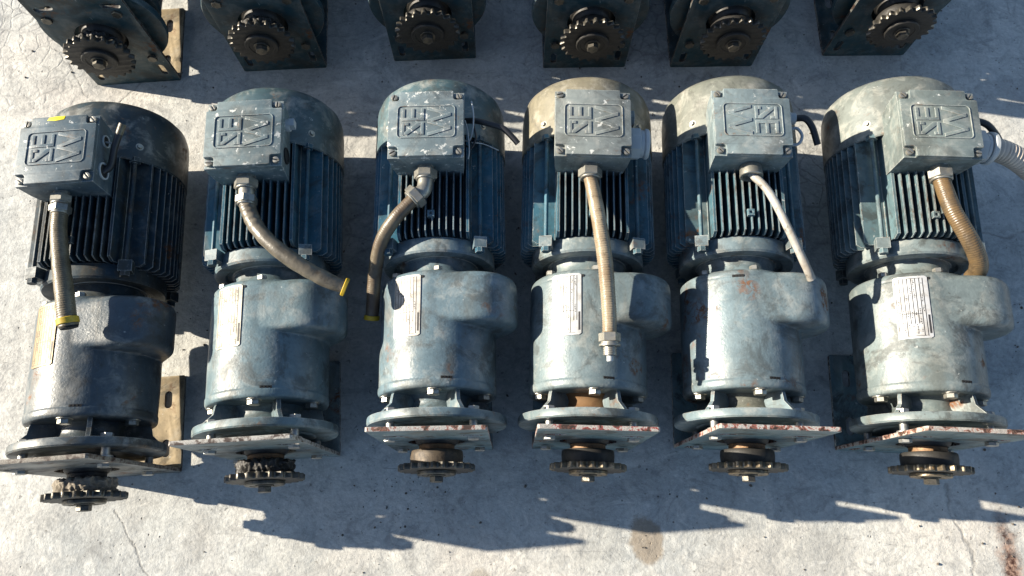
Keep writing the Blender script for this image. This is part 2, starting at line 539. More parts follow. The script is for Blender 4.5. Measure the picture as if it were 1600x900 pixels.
def m_housing(P):
    bm = bmesh.new()
    lathe(bm, [(0.312, 0), (0.312, 0.073), (0.316, 0.0755), (0.507, 0.0755), (0.507, 0)], 72)
    rnd = random.Random(4)
    # cooling fins on top and underneath, standing upright
    for s in (1, -1):
        for i in range(-5, 6):
            x = i * 0.0113
            zt = math.sqrt(RFIN ** 2 - x * x) * (0.985 if abs(i) < 5 else 1.0)
            th = 0.0012 if abs(i) < 5 else 0.0030
            z0 = math.sqrt(0.0755 ** 2 - x * x) - 0.004
            y0 = 0.316 + rnd.uniform(-0.001, 0.001)
            pr = [(y0 + 0.006, z0), (y0, zt - 0.012), (y0 + 0.005, zt), (0.512, zt), (0.512, z0)]
            L = []
            for (y, z) in pr:
                tt = th * (1.35 if z == z0 else 0.8)
                L.append((bm.verts.new((x - tt, y, s * z)), bm.verts.new((x + tt, y, s * z))))
            bm.faces.new([a for a, b in L])
            bm.faces.new([b for a, b in reversed(L)])
            for k in range(len(L)):
                a, b = L[k], L[(k + 1) % len(L)]
                bm.faces.new((a[0], b[0], b[1], a[1]))
    # side fins, lying flat, the uppermost one a broad shelf
    for s in (1, -1):
        for i in range(-5, 6):
            z = i * 0.0128
            xt = math.sqrt(RFIN ** 2 - z * z)
            th = 0.0013 if abs(i) < 5 else 0.003
            x0 = math.sqrt(max(0.0, 0.0755 ** 2 - z * z)) - 0.004
            if abs(i) == 5:
                x0 = 0.045
            y0 = 0.312 + rnd.uniform(-0.001, 0.001)
            L = []
            for (y, x) in [(y0 + 0.004, x0), (y0, xt - 0.008), (y0 + 0.005, xt), (0.512, xt), (0.512, x0)]:
                tt = th * (1.3 if x == x0 else 0.8)
                L.append((bm.verts.new((s * x, y, z - tt)), bm.verts.new((s * x, y, z + tt))))
            bm.faces.new([a for a, b in L])
            bm.faces.new([b for a, b in reversed(L)])
            for k in range(len(L)):
                a, b = L[k], L[(k + 1) % len(L)]
                bm.faces.new((a[0], b[0], b[1], a[1]))
    # pedestal the terminal box is cast on
    box(bm, BX - 0.047, BX + 0.047, BY0 + 0.012, BY1 - 0.012, 0.07, BZ0 + 0.006)
    return bm_mesh(bm, 'motor_housing', P, 30)

def m_lug(P):
    bm = bmesh.new()
    ol = [(-0.0055, -0.0055), (0.0055, -0.0055), (0.0055, 0.0055), (-0.0055, 0.0055)]
    b = extruded([ol, circle(0, 0, 0.0026, 14)], 0.010, 0.0006, Matrix.Translation((-0.002, 0.348, 0.1145)))
    merge(bm, b)
    cyl(bm, (-0.002, 0.348, 0.1135), (0, 0, 1), 0.0024, 0.0030, 12)
    for f in bm.faces:
        f.material_index = 0
    return bm_mesh(bm, 'earthing_lug', P, 30)

def m_adapter(P):
    bm = bmesh.new()
    lathe(bm, [(0.320, 0), (0.320, 0.084), (0.318, 0.092), (0.3155, 0.0955), (0.294, 0.0965), (0.2905, 0.0945), (0.2895, 0.090), (0.2895, 0.078), (0.293, 0.074), (0.293, 0.0)], 80)
    # neck down to the gear unit
    lathe(bm, [(0.294, 0.068), (0.290, 0.064), (0.280, 0.062), (0.272, 0.064), (0.262, 0.072), (0.258, 0.074)], 64)
    return bm_mesh(bm, 'adapter_flange', P, 32)

def m_corner(sx, sz, P):
    bm = bmesh.new()
    M = Matrix.Translation((sx * 0.0745, 0.300, sz * 0.0785)) @ Matrix.Rotation(sx * sz * R(14), 4, 'Y')
    box(bm, -0.0105, 0.0105, -0.0005, 0.018, -0.0105, 0.0100, M)
    return bm_mesh(bm, 'tie_rod_lug', P, 30, 0.0018)

def m_rod(sx, sz, P):
    bm = bmesh.new()
    x, z = sx * 0.0755, sz * 0.083
    cyl(bm, (x, 0.3185, z), (0, 1, 0), 0.0036, 0.188, 12)
    hexa(bm, (x, 0.497, z), (0, 1, 0), 0.0095, 0.009, 6, 0.1, 0.3)
    hexa(bm, (x, 0.291, z), (0, 1, 0), 0.0078, 0.0088, 6, 0.1, 0.5)
    return bm_mesh(bm, 'tie_rod', P, 30)

_gear = {}
def m_gearbox(P):
    bm = bmesh.new()
    # main barrel, closed and slightly bulging
    lathe(bm, [(0.066, 0), (0.066, 0.090), (0.0675, 0.0955), (0.071, 0.0975), (0.080, 0.0978), (0.0815, 0.0955), (0.084, 0.0965), (0.12, 0.0972), (0.246, 0.0968),
               (0.2475, 0.0952), (0.249, 0.0966), (0.256, 0.0952), (0.2605, 0.0905), (0.262, 0.084), (0.262, 0.0)], 128)
    # gear stage bulging out to one side
    c1 = [(RB * 0.985 * math.sin(a), RB * 0.985 * math.cos(a)) for a in [2 * PI * i / 160 for i in range(160)]]
    c2 = [(0.068 + 0.067 * math.sin(a), 0.034 + 0.0675 * math.cos(a)) for a in [2 * PI * i / 160 for i in range(160)]]
    pts = sorted(set((round(x, 6), round(y, 6)) for x, y in c1 + c2))
    def cross(o, a, b):
        return (a[0] - o[0]) * (b[1] - o[1]) - (a[1] - o[1]) * (b[0] - o[0])
    lo, up = [], []
    for p in pts:
        while len(lo) >= 2 and cross(lo[-2], lo[-1], p) <= 0:
            lo.pop()
        lo.append(p)
    for p in reversed(pts):
        while len(up) >= 2 and cross(up[-2], up[-1], p) <= 0:
            up.pop()
        up.append(p)
    hull = lo[:-1] + up[:-1]
    cx, cz = 0.03, 0.012
    secs = [(0.171, 0.80), (0.1722, 0.90), (0.1745, 0.955), (0.178, 0.985), (0.1835, 0.998), (0.238, 1.0), (0.246, 0.992), (0.252, 0.965), (0.2555, 0.92), (0.256, 0.85)]
    rings = []
    for y, s in secs:
        rings.append([bm.verts.new((cx + (x - cx) * s, y, cz + (z - cz) * s)) for x, z in hull])
    for a, b in zip(rings, rings[1:]):
        for i in range(len(hull)):
            j = (i + 1) % len(hull)
            bm.faces.new((a[i], a[j], b[j], b[i]))
    bm.faces.new(rings[0])
    bm.faces.new(list(reversed(rings[-1])))
    bmesh.ops.recalc_face_normals(bm, faces=bm.faces)
    me = bpy.data.meshes.new('gear_housing')
    bm.to_mesh(me)
    bm.free()
    ob = bpy.data.objects.new('tmp', me)
    SC.collection.objects.link(ob)
    rm = ob.modifiers.new('r', 'REMESH')
    rm.mode = 'VOXEL'
    rm.voxel_size = 0.0015
    sm = ob.modifiers.new('s', 'SMOOTH')
    sm.factor = 0.5
    sm.iterations = 4
    dg = bpy.context.evaluated_depsgraph_get()
    m2 = bpy.data.meshes.new_from_object(ob.evaluated_get(dg))
    bpy.data.objects.remove(ob)
    m2.name = 'gear_housing'
    # cast unevenness
    for v in m2.vertices:
        v.co += v.co.normalized() * 0.0004 * noise.noise(v.co * 30)
    for p in m2.polygons:
        p.use_smooth = True
    m2.materials.clear()
    m2.materials.append(P)
    return m2

def m_slot_mark(y, ang, P):
    """small cast pry slot in the seam"""
    bm = bmesh.new()
    n = 7
    for i in range(n):
        a = R(ang) + (i - n / 2) * 0.026
        M = Matrix.Rotation(a, 4, 'Y') @ Matrix.Translation((0, y, 0.0958))
        box(bm, -0.0014, 0.0014, -0.0021, 0.0021, -0.002, 0.0016 - 0.0004 * (i % 2), M)
    return bm_mesh(bm, 'seam_slot', P, 30)

def m_neck(P):
    bm = bmesh.new()
    lathe(bm, [(0.068, 0.058), (0.062, 0.052), (0.055, 0.049), (0.047, 0.051), (0.041, 0.056), (0.033, 0.058)], 64)
    return bm_mesh(bm, 'output_neck', P, 40)

def m_rib(ang, P):
    bm = bmesh.new()
    th = 0.0032
    prof = [(0.069, 0.045), (0.069, 0.086), (0.063, 0.0885), (0.050, 0.091), (0.034, 0.1075), (0.034, 0.045)]
    M = Matrix.Rotation(R(ang), 4, 'Y')
    A = [bm.verts.new(M @ Vector((-th, y, z))) for y, z in prof]
    B = [bm.verts.new(M @ Vector((th, y, z))) for y, z in prof]
    bm.faces.new(A)
    bm.faces.new(list(reversed(B)))
    for k in range(len(prof)):
        j = (k + 1) % len(prof)
        bm.faces.new((A[k], B[k], B[j], A[j]))
    return bm_mesh(bm, 'flange_rib', P, 30, 0.0008, 1)

def m_flange(P):
    bm = bmesh.new()
    lathe(bm, [(0.0345, 0.04), (0.0345, 0.108), (0.0335, 0.1125), (0.031, RFL), (0.0225, RFL), (0.020, 0.112), (0.0192, 0.108), (0.0192, 0.078), (0.017, 0.075), (0.0165, 0.03)], 112)
    return bm_mesh(bm, 'output_flange', P, 32)

def m_flange_bolt(ang, P):
    bm = bmesh.new()
    M = Matrix.Rotation(R(ang), 4, 'Y')
    p = M @ Vector((0, 0.0352, 0.0925))
    hexa(bm, p, (0, 1, 0), 0.0098, 0.0066, 6, 0.12, R(ang * 1.7))
    q = M @ Vector((0, 0.0035, 0.0925))
    cyl(bm, q, (0, 1, 0), 0.0066, 0.032, 14)
    cyl(bm, q + Vector((0, 0.0005, 0)), (0, 1, 0), 0.0115, 0.0035, 18, 0.0005)
    hexa(bm, M @ Vector((0, -0.0045, 0.0925)), (0, -1, 0), 0.0095, 0.0060, 6, 0.12, 0.4)
    return bm_mesh(bm, 'flange_bolt', P, 30)

def m_case_bolt(ang, P):
    bm = bmesh.new()
    M = Matrix.Rotation(R(ang), 4, 'Y')
    p = M @ Vector((0, 0.0665, 0.082))
    cyl(bm, p + Vector((0, 0.001, 0)), (0, -1, 0), 0.0125, 0.0025, 20, 0.0008)
    hexa(bm, p - Vector((0, 0.001, 0)), (0, -1, 0), 0.0098, 0.0078, 6, 0.12, 0.52)
    return bm_mesh(bm, 'case_bolt', P, 30)

def m_rear_bolt(ang, P):
    bm = bmesh.new()
    M = Matrix.Rotation(R(ang), 4, 'Y')
    p = M @ Vector((0, 0.261, 0.083))
    hexa(bm, p, (0, 1, 0), 0.0078, 0.0075, 6, 0.12, 0.2)
    return bm_mesh(bm, 'rear_bolt', P, 30)

def m_front_plate(P, E):
    w, zt, zb = 0.0866, 0.1655, -0.1538
    ol = [(-w, zb), (w, zb), (w, zt), (-w, zt)]
    c = 0.003
    ol = [(-w + c, zb), (w - c, zb), (w, zb + c), (w, zt - c), (w - c, zt), (-w + c, zt), (-w, zt - c), (-w, zb + c)]
    holes = [circle(0, 0, 0.046, 48), slot(-0.058, 0.092, 0.022, 0.0062, R(8)), slot(0.060, 0.090, 0.022, 0.0062, R(-6)),
             slot(-0.066, -0.118, 0.021, 0.0062, PI / 2), slot(0.066, -0.112, 0.021, 0.0062, PI / 2)]
    bm = extruded([ol] + holes, 0.0068, 0.0008, M_XZ)
    return bm_mesh(bm, 'front_plate', [P, E], 30)

def m_foot_plate(P, E):
    w = 0.0866
    ol = [(-w, 0.0036), (w, 0.0036), (w, 0.169), (w - 0.003, 0.172), (-w + 0.003, 0.172), (-w, 0.169)]
    holes = [slot(0.058, 0.128, 0.018, 0.0066, PI / 2), slot(-0.058, 0.128, 0.018, 0.0066, PI / 2), slot(0.058, 0.040, 0.018, 0.0066, PI / 2), slot(-0.058, 0.040, 0.018, 0.0066, PI / 2)]
    bm = extruded([ol] + holes, 0.0066, 0.0008, Matrix.Translation((0, 0, -HB + 0.0034)))
    return bm_mesh(bm, 'foot_plate', [P, E], 30)

def m_shaft(P):
    bm = bmesh.new()
    lathe(bm, [(0.030, 0.0), (0.030, 0.040), (0.006, 0.040), (0.004, 0.036), (-0.004, 0.034), (-0.0085, 0.030), (-0.0085, 0.024), (-0.05, 0.0235), (-0.05, 0)], 40)
    return bm_mesh(bm, 'output_shaft', P, 30)

def m_shaft_ring(P):
    bm = bmesh.new()
    lathe(bm, [(-0.0082, 0.020), (-0.0082, 0.0275), (-0.0095, 0.0285), (-0.0165, 0.0285), (-0.0175, 0.0275), (-0.0175, 0.02)], 40)
    return bm_mesh(bm, 'shaft_ring', P, 30)

def m_hub(P, crust=0.0, seed=0):
    bm = bmesh.new()
    lathe(bm, [(-0.0178, 0.02), (-0.0178, 0.0405), (-0.0195, 0.042), (-0.026, 0.0425), (-0.034, 0.042), (-0.0405, 0.0415), (-0.0405, 0.02)], 72)
    if crust:
        bmesh.ops.subdivide_edges(bm, edges=bm.edges, cuts=2, use_grid_fill=True)
        for v in bm.verts:
            d = Vector((v.co.x, 0, v.co.z))
            if d.length > 0.03:
                v.co += d.normalized() * crust * (noise.noise(v.co * 150 + Vector((seed, 0, 0))) + 0.25)
                v.co.y += crust * 0.5 * noise.noise(v.co * 180)
    return bm_mesh(bm, 'sprocket_hub', P, 40)

def m_sprocket(P, seed=0):
    N, ro, rr = 22, 0.0616, 0.0535
    ol = []
    for i in range(N):
        a = 2 * PI * i / N + seed
        st = 2 * PI / N
        for t, r in ((-0.5, rr), (-0.40, rr + 0.0002), (-0.31, rr + 0.0018), (-0.23, rr + 0.0045), (-0.10, ro - 0.0004), (0.0, ro), (0.10, ro - 0.0004), (0.23, rr + 0.0045), (0.31, rr + 0.0018), (0.40, rr + 0.0002)):
            aa = a + t * st
            ol.append((r * math.cos(aa), r * math.sin(aa)))
    bm = extruded([ol, circle(0, 0, 0.018, 32)], 0.0096, 0.0012, Matrix.Translation((0, -0.0445, 0)) @ M_XZ)
    return bm_mesh(bm, 'sprocket', [P[0], P[1]], 28)

def m_washer(P):
    bm = bmesh.new()
    lathe(bm, [(-0.0491, 0), (-0.0491, 0.030), (-0.0505, 0.0312), (-0.0545, 0.0312), (-0.0560, 0.0298), (-0.0560, 0.0235), (-0.0550, 0.0225), (-0.0550, 0.0)], 56)
    return bm_mesh(bm, 'end_washer', P, 30)

def m_end_bolt(P, rot=0.0):
    bm = bmesh.new()
    cyl(bm, (0, -0.0551, 0), (0, -1, 0), 0.0145, 0.0022, 24, 0.0004)
    hexa(bm, (0, -0.0573, 0), (0, -1, 0), 0.0112, 0.0092, 6, 0.12, rot)
    return bm_mesh(bm, 'end_bolt', P, 30)

# ---- terminal box
def m_box(P):
    bm = bmesh.new()
    w, d = BW - 0.001, (BY1 - BY0) / 2 - 0.001
    cx, cy = BX, (BY0 + BY1) / 2
    rings = []
    for z, s in ((BZ0, 0.90), (BZ1 - 0.045, 0.975), (BZ1 - 0.018, 1.0), (BZ1 - 0.0135, 1.0)):
        r = []
        for (sx, sy) in ((-1, -1), (1, -1), (1, 1), (-1, 1)):
            r.append(bm.verts.new((cx + sx * w * s, cy + sy * d * s, z)))
        rings.append(r)
    for a, b in zip(rings, rings[1:]):
        for i in range(4):
            j = (i + 1) % 4
            bm.faces.new((a[i], a[j], b[j], b[i]))
    bm.faces.new(list(reversed(rings[0])))
    bm.faces.new(rings[-1])
    return bm_mesh(bm, 'terminal_box', P, 30, 0.003)

def lid_outline(w, d, n, r=0.0025):
    """rectangle with square bites out of its corners"""
    pts = [(-w + n, -d), (w - n, -d), (w - n, -d + n), (w, -d + n), (w, d - n), (w - n, d - n), (w - n, d), (-w + n, d), (-w + n, d - n), (-w, d - n), (-w, -d + n), (-w + n, -d + n)]
    out = []
    m = len(pts)
    for i, p in enumerate(pts):
        a, b = Vector(pts[i - 1]), Vector(pts[(i + 1) % m])
        p = Vector(p)
        u, v = (a - p).normalized(), (b - p).normalized()
        rr = r * (2.0 if i in (2, 5, 8, 11) else 1.0)
        for t in (0.0, 0.25, 0.5, 0.75, 1.0):
            q = (p + u * rr) * (1 - t) ** 2 + p * 2 * t * (1 - t) + (p + v * rr) * t * t
            out.append((q.x, q.y))
    return out

def m_lid(P):
    w, d = BW, (BY1 - BY0) / 2
    cx, cy = BX, (BY0 + BY1) / 2
    bm = bmesh.new()
    full = [(-w, -d), (w, -d), (w, d), (-w, d)]
    b0 = extruded([full], 0.0056, 0.0009, Matrix.Translation((cx, cy, BZ1 - 0.0107)))
    b1 = extruded([lid_outline(w - 0.0003, d - 0.0003, 0.0170)], 0.0084, 0.0010, Matrix.Translation((cx, cy, BZ1 - 0.0042)))
    merge(bm, b0)
    merge(bm, b1)
    for f in bm.faces:
        f.material_index = 0
    return bm_mesh(bm, 'lid', P, 30)

def m_lid_screw(sx, sy, ang, P):
    bm = bmesh.new()
    cx, cy = BX + sx * (BW - 0.0085), (BY0 + BY1) / 2 + sy * ((BY1 - BY0) / 2 - 0.0085)
    z = BZ1 - 0.0080
    ol = circle(0, 0, 0.0056, 24)
    M = Matrix.Translation((cx, cy, 0)) @ Matrix.Rotation(ang, 4, 'Z')
    cyl(bm, (cx, cy, z), (0, 0, 1), 0.0054, 0.0028, 20)
    for s in (1, -1):
        half = [(x, y) for x, y in [(0.0054 * math.cos(t), 0.0054 * math.sin(t)) for t in [R(12 + 156 * i / 12) for i in range(13)]]]
        b = extruded([half], 0.0026, 0.0005, M @ Matrix.Rotation(0 if s > 0 else PI, 4, 'Z') @ Matrix.Translation((0, 0, z + 0.0040)))
        merge(bm, b)
    for f in bm.faces:
        f.material_index = 0
    return bm_mesh(bm, 'lid_screw', P, 30)

def m_emblem(P, flip=False):
    """raised maker's letters S E over W inside a rounded frame, turned a quarter turn on the lid"""
    bm = bmesh.new()
    cx, cy = BX + 0.0005, (BY0 + BY1) / 2 + 0.002
    w, h = 0.0470, 0.0295            # half sizes of the frame along x and y
    def rrect(w, h, r):
        o = []
        for (sx, sy, a0) in ((1, 1, 0), (-1, 1, 90), (-1, -1, 180), (1, -1, 270)):
            for i in range(7):
                a = R(a0 + 15 * i)
                o.append((sx * (w - r) + r * math.cos(a), sy * (h - r) + r * math.sin(a)))
        return o
    T = Matrix.Translation((cx, cy, 0)) @ Matrix.Rotation(PI if flip else 0, 4, 'Z')
    zt = BZ1
    fr = extruded([rrect(w, h, 0.007), rrect(w - 0.0013, h - 0.0013, 0.006)], 0.0030, 0.0004, T @ Matrix.Translation((0, 0, zt)))
    merge(bm, fr)
    polys = []
    # the letters are laid out upright in (u, v) and then turned: u -> +y, v -> -x
    t = 0.0050
    def bar(p, q, t=t):
        p, q = Vector(p), Vector(q)
        n = (q - p).normalized().orthogonal() * t / 2
        polys.append([p - n, q - n, q + n, p + n])
    U, V = 0.0240, 0.0395
    # S (left upper cell)
    s0, s1, v0, v1 = -U, -0.0018, 0.0035, V
    polys.append([Vector((s0, v1 - t)), Vector((s1, v1 - t)), Vector((s1, v1)), Vector((s0, v1))])
    polys.append([Vector((s0, v0)), Vector((s1, v0)), Vector((s1, v0 + t)), Vector((s0, v0 + t))])
    polys.append([Vector((s0, v1 - t * 1.9)), Vector((s0, v1 - t * 1.02)), Vector((s0 + 0.0045, v1 - t * 1.02)), Vector((s1, v0 + t * 2.2)), Vector((s1, v0 + t * 1.02)), Vector((s1 - 0.005, v0 + t * 1.02))])
    polys.append([Vector((s1 - t, v1 - t * 2.3)), Vector((s1, v1 - t * 2.3)), Vector((s1, v1 - t * 1.02)), Vector((s1 - t, v1 - t * 1.02))])
    polys.append([Vector((s0, v0 + t * 1.02)), Vector((s0 + t, v0 + t * 1.02)), Vector((s0 + t, v0 + t * 2.0)), Vector((s0, v0 + t * 2.0))])
    # E (right upper cell)
    e0, e1 = 0.0018, U
    polys.append([Vector((e0, v0)), Vector((e0 + t, v0)), Vector((e0 + t, v1)), Vector((e0, v1))])
    for vv in (v0, (v0 + v1 - t) / 2, v1 - t):
        polys.append([Vector((e0 + t * 1.02, vv)), Vector((e1, vv)), Vector((e1, vv + t)), Vector((e0 + t * 1.02, vv + t))])
    # W (lower row)
    b0, b1 = -0.0395, -0.0022
    xs = [-U, -U * 0.52, 0.0, U * 0.52, U]
    tt = 0.0029
    W = []
    for (xa, xb, va, vb) in ((xs[0], xs[1], b1, b0), (xs[1], xs[2], b0, b1), (xs[2], xs[3], b1, b0), (xs[3], xs[4], b0, b1)):
        polys.append([Vector((xa - tt, va)), Vector((xa + tt, va)), Vector((xb + tt, vb)), Vector((xb - tt, vb))])
    for k, pl in enumerate(polys):
        o = [(-p.y, p.x) for p in pl]
        area = sum(o[i - 1][0] * o[i][1] - o[i][0] * o[i - 1][1] for i in range(len(o)))
        if area < 0:
            o = list(reversed(o))
        b = extruded([o], 0.0026 + 0.00012 * (k % 4), 0.0003, T @ Matrix.Translation((0, 0, zt)))
        merge(bm, b)
    for f in bm.faces:
        f.material_index = 0
    return bm_mesh(bm, 'embossed_letters', P, 30)

def curved_patch(a0, a1, y0, y1, r, th, na=14, corner=True):
    bm = bmesh.new()
    T, B = [], []
    for i in range(na + 1):
        a = R(a0 + (a1 - a0) * i / na)
        ins = 0.0025 if i in (0, na) else 0
        for y in (y0 + ins, y1 - ins):
            T.append(bm.verts.new(((r + th) * math.sin(a), y, (r + th) * math.cos(a))))
            B.append(bm.verts.new((r * math.sin(a), y, r * math.cos(a))))
    for i in range(na):
        k = 2 * i
        bm.faces.new((T[k], T[k + 1], T[k + 3], T[k + 2]))
        bm.faces.new((B[k], B[k + 2], B[k + 3], B[k + 1]))
        bm.faces.new((T[k], T[k + 2], B[k + 2], B[k]))
        bm.faces.new((T[k + 1], B[k + 1], B[k + 3], T[k + 3]))
    bm.faces.new((T[0], B[0], B[1], T[1]))
    bm.faces.new((T[-2], T[-1], B[-1], B[-2]))
    return bm

def m_nameplate(P):
    return bm_mesh(curved_patch(-40, -11, 0.1495, 0.2515, 0.0966, 0.0018), 'nameplate', P, 30)

def m_print(P, seed):
    """ruled table and stamped figures of the rating plate; turned a quarter turn like the plate"""
    rnd = random.Random(seed)
    bm = bmesh.new()
    r = 0.0966 + 0.00195
    def strip(a0, a1, y0, y1):
        n = max(1, int(abs(a1 - a0) / 2))
        pr = None
        for i in range(n + 1):
            a = R(a0 + (a1 - a0) * i / n)
            v = (bm.verts.new((r * math.sin(a), y0, r * math.cos(a))), bm.verts.new((r * math.sin(a), y1, r * math.cos(a))))
            if pr:
                bm.faces.new((pr[0], v[0], v[1], pr[1]))
            pr = v
    A0, A1, Y0, Y1 = -38.5, -12.5, 0.153, 0.248
    cols = [A0 + (A1 - A0) * t for t in (0.0, 0.14, 0.27, 0.40, 0.53, 0.66, 0.79, 0.9)]
    for a in cols:
        strip(a - 0.34, a + 0.34, Y0 + (0.0 if rnd.random() < 0.6 else 0.02), Y1)
    strip(A0, A1 - 4, Y0, Y0 + 0.0007)
    strip(A0, A1 - 4, Y1 - 0.0007, Y1)
    strip(A0 + 4, A1 - 5, Y0 + 0.036, Y0 + 0.0368)
    for a, b in zip(cols, cols[1:]):
        y = Y0 + 0.004
        while y < Y1 - 0.006:
            if rnd.random() < 0.55:                # a group of stamped characters
                for _ in range(rnd.randint(2, 6)):
                    if y > Y1 - 0.005:
                        break
                    w = 0.0016
                    q = a + 0.8 + rnd.random() * 0.7
                    e = b - 0.8 - rnd.random() * 0.7
                    if rnd.random() < 0.5:
                        strip(q, e, y, y + w * 0.5)
                    if rnd.random() < 0.6:
                        strip(q, q + 0.75, y, y + w)
                    if rnd.random() < 0.5:
                        strip(e - 0.75, e, y, y + w)
                    y += w * 1.7
            y += rnd.uniform(0.003, 0.016)
    # dark maker's field beside the narrow edge
    strip(A1 - 1.2, A1 + 0.6, Y0 + 0.004, Y0 + 0.034)
    return bm_mesh(bm, 'plate_print', P, 30)

# ------------------------------------------------------------------ materials
INK = mk_simple('black print', (0.02, 0.02, 0.022), 0.6)
PLATE_AL = [mk_metal('rating plate %s' % n_, c_, 1.0 + q_, 0.45, 0.4, 0.45, (0.12, 0.09, 0.05), 45, 0.12) for q_, (n_, c_) in enumerate((('brown', (0.22, 0.165, 0.085)), ('dull', (0.30, 0.29, 0.25)), ('pale', (0.36, 0.35, 0.33)), ('silver', (0.44, 0.45, 0.45)), ('spare', (0.3, 0.3, 0.3)), ('bright', (0.50, 0.51, 0.52))))]
STEEL = mk_metal('dull zinc steel', (0.38, 0.38, 0.36), 2.0, 0.42, 0.85, 0.35, (0.10, 0.08, 0.06), 120)
NUTM = mk_metal('old plated nut', (0.36, 0.35, 0.31), 5.0, 0.38, 0.8, 0.5, (0.09, 0.075, 0.05), 110)
GREASE = mk_metal('black greasy steel', (0.032, 0.030, 0.027), 3.0, 0.5, 0.25, 0.6, (0.012, 0.011, 0.010), 160, 0.6)
TEETH = mk_metal('worn oily tooth steel', (0.25, 0.20, 0.135), 4.0, 0.34, 0.85, 0.75, (0.02, 0.016, 0.012), 110, 0.5)
TEETHK = mk_metal('blackened tooth steel', (0.13, 0.12, 0.10), 4.6, 0.34, 0.8, 0.8, (0.015, 0.013, 0.011), 110, 0.5)
BRONZE = mk_metal('rust brown ring', (0.24, 0.14, 0.07), 6.0, 0.55, 0.35, 0.5, (0.06, 0.035, 0.02), 170, 0.5)
CAKE = mk_simple('caked dry dirt', (0.20, 0.175, 0.14), 0.9, 0, 0.5, 0.9, 170)
CAKEB = mk_metal('brown greasy collar', (0.085, 0.065, 0.045), 9.0, 0.5, 0.3, 0.7, (0.02, 0.015, 0.012), 120, 0.7)
RUSTY = mk_metal('orange rust casting', (0.17, 0.095, 0.04), 7.0, 0.8, 0.05, 0.55, (0.10, 0.045, 0.018), 60, 0.6)
YELLOW = mk_simple('yellow tape ring', (0.42, 0.28, 0.015), 0.5, 0, 0.18, 0.3, 60)
YPAINT = mk_simple('yellow marker paint', (0.85, 0.68, 0.02), 0.5, 0, 0.1, 0.2)
WHITEM = mk_simple('chalky white plastic', (0.40, 0.42, 0.42), 0.5, 0, 0.12, 0.2, 50)
CORR = mk_simple('yellowed corrugated sleeve', (0.55, 0.47, 0.38), 0.5, 0, 0.15, 0.2, 40)
BLACKR = mk_simple('black rubber cable', (0.018, 0.018, 0.020), 0.45, 0, 0.2, 0.15)
WIREG = mk_simple('grey strand wire', (0.42, 0.43, 0.43), 0.45, 0.2, 0.2, 0.1)
DARKHOLE = mk_simple('dark opening', (0.010, 0.010, 0.010), 0.9)
def mk_tube(name, a, b, seed, rough=0.4):
    k = NT(name)
    co = k.coord(loc=(seed, 0, seed))
    v = k.noise(22, 6, 0.65, co, 0.5)
    c = k.mix(k.ramp(v, [(0.35, 0.0), (0.65, 1.0)]), a, b)
    c = k.mix(k.math('MULTIPLY', k.ramp(k.noise(60, 6, 0.7, co), [(0.56, 0.0), (0.66, 1.0)]), 0.7), c, (0.05, 0.035, 0.02))
    k.col(c)
    k.inp('Roughness', rough)
    k.l(k.bump(k.noise(130, 5, 0.65, co), 0.5, 0.0016), k.b.inputs['Normal'])
    return k.m
TUBES = [mk_tube('dusty grey sleeve', (0.070, 0.055, 0.032), (0.165, 0.135, 0.088), 1.0),
         mk_tube('dirty olive sleeve', (0.055, 0.048, 0.036), (0.145, 0.125, 0.092), 2.0),
         mk_tube('rust stained sleeve', (0.135, 0.115, 0.078), (0.08, 0.052, 0.032), 3.0),
         mk_tube('tan translucent sleeve', (0.29, 0.24, 0.165), (0.17, 0.12, 0.072), 4.0, 0.3),
         mk_tube('cream thin cable', (0.37, 0.365, 0.34), (0.24, 0.21, 0.17), 5.0),
         mk_tube('brown oily sleeve', (0.150, 0.095, 0.042), (0.070, 0.052, 0.032), 6.0, 0.34)]

# per motor: body tint, fan cover tint, rust, grime, dust ...
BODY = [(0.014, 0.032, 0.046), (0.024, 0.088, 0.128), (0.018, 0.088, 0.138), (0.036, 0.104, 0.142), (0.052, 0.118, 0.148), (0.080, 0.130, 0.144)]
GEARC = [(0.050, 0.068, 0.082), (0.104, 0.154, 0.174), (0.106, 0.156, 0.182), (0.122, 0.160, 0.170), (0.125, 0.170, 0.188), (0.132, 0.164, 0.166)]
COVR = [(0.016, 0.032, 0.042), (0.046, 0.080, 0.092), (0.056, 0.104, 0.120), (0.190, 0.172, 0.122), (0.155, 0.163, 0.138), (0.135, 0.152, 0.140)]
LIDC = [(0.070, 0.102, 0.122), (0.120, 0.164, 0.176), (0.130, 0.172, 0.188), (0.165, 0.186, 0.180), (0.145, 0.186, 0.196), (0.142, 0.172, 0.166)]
RUST = [0.2, 0.0, 0.1, 0.45, 0.62, 0.35]
GRIM = [0.85, 0.6, 0.6, 0.6, 0.55, 0.65]
P_BODY, P_COV, P_LID, P_GEAR, P_PLATE, P_FLG = [], [], [], [], [], []
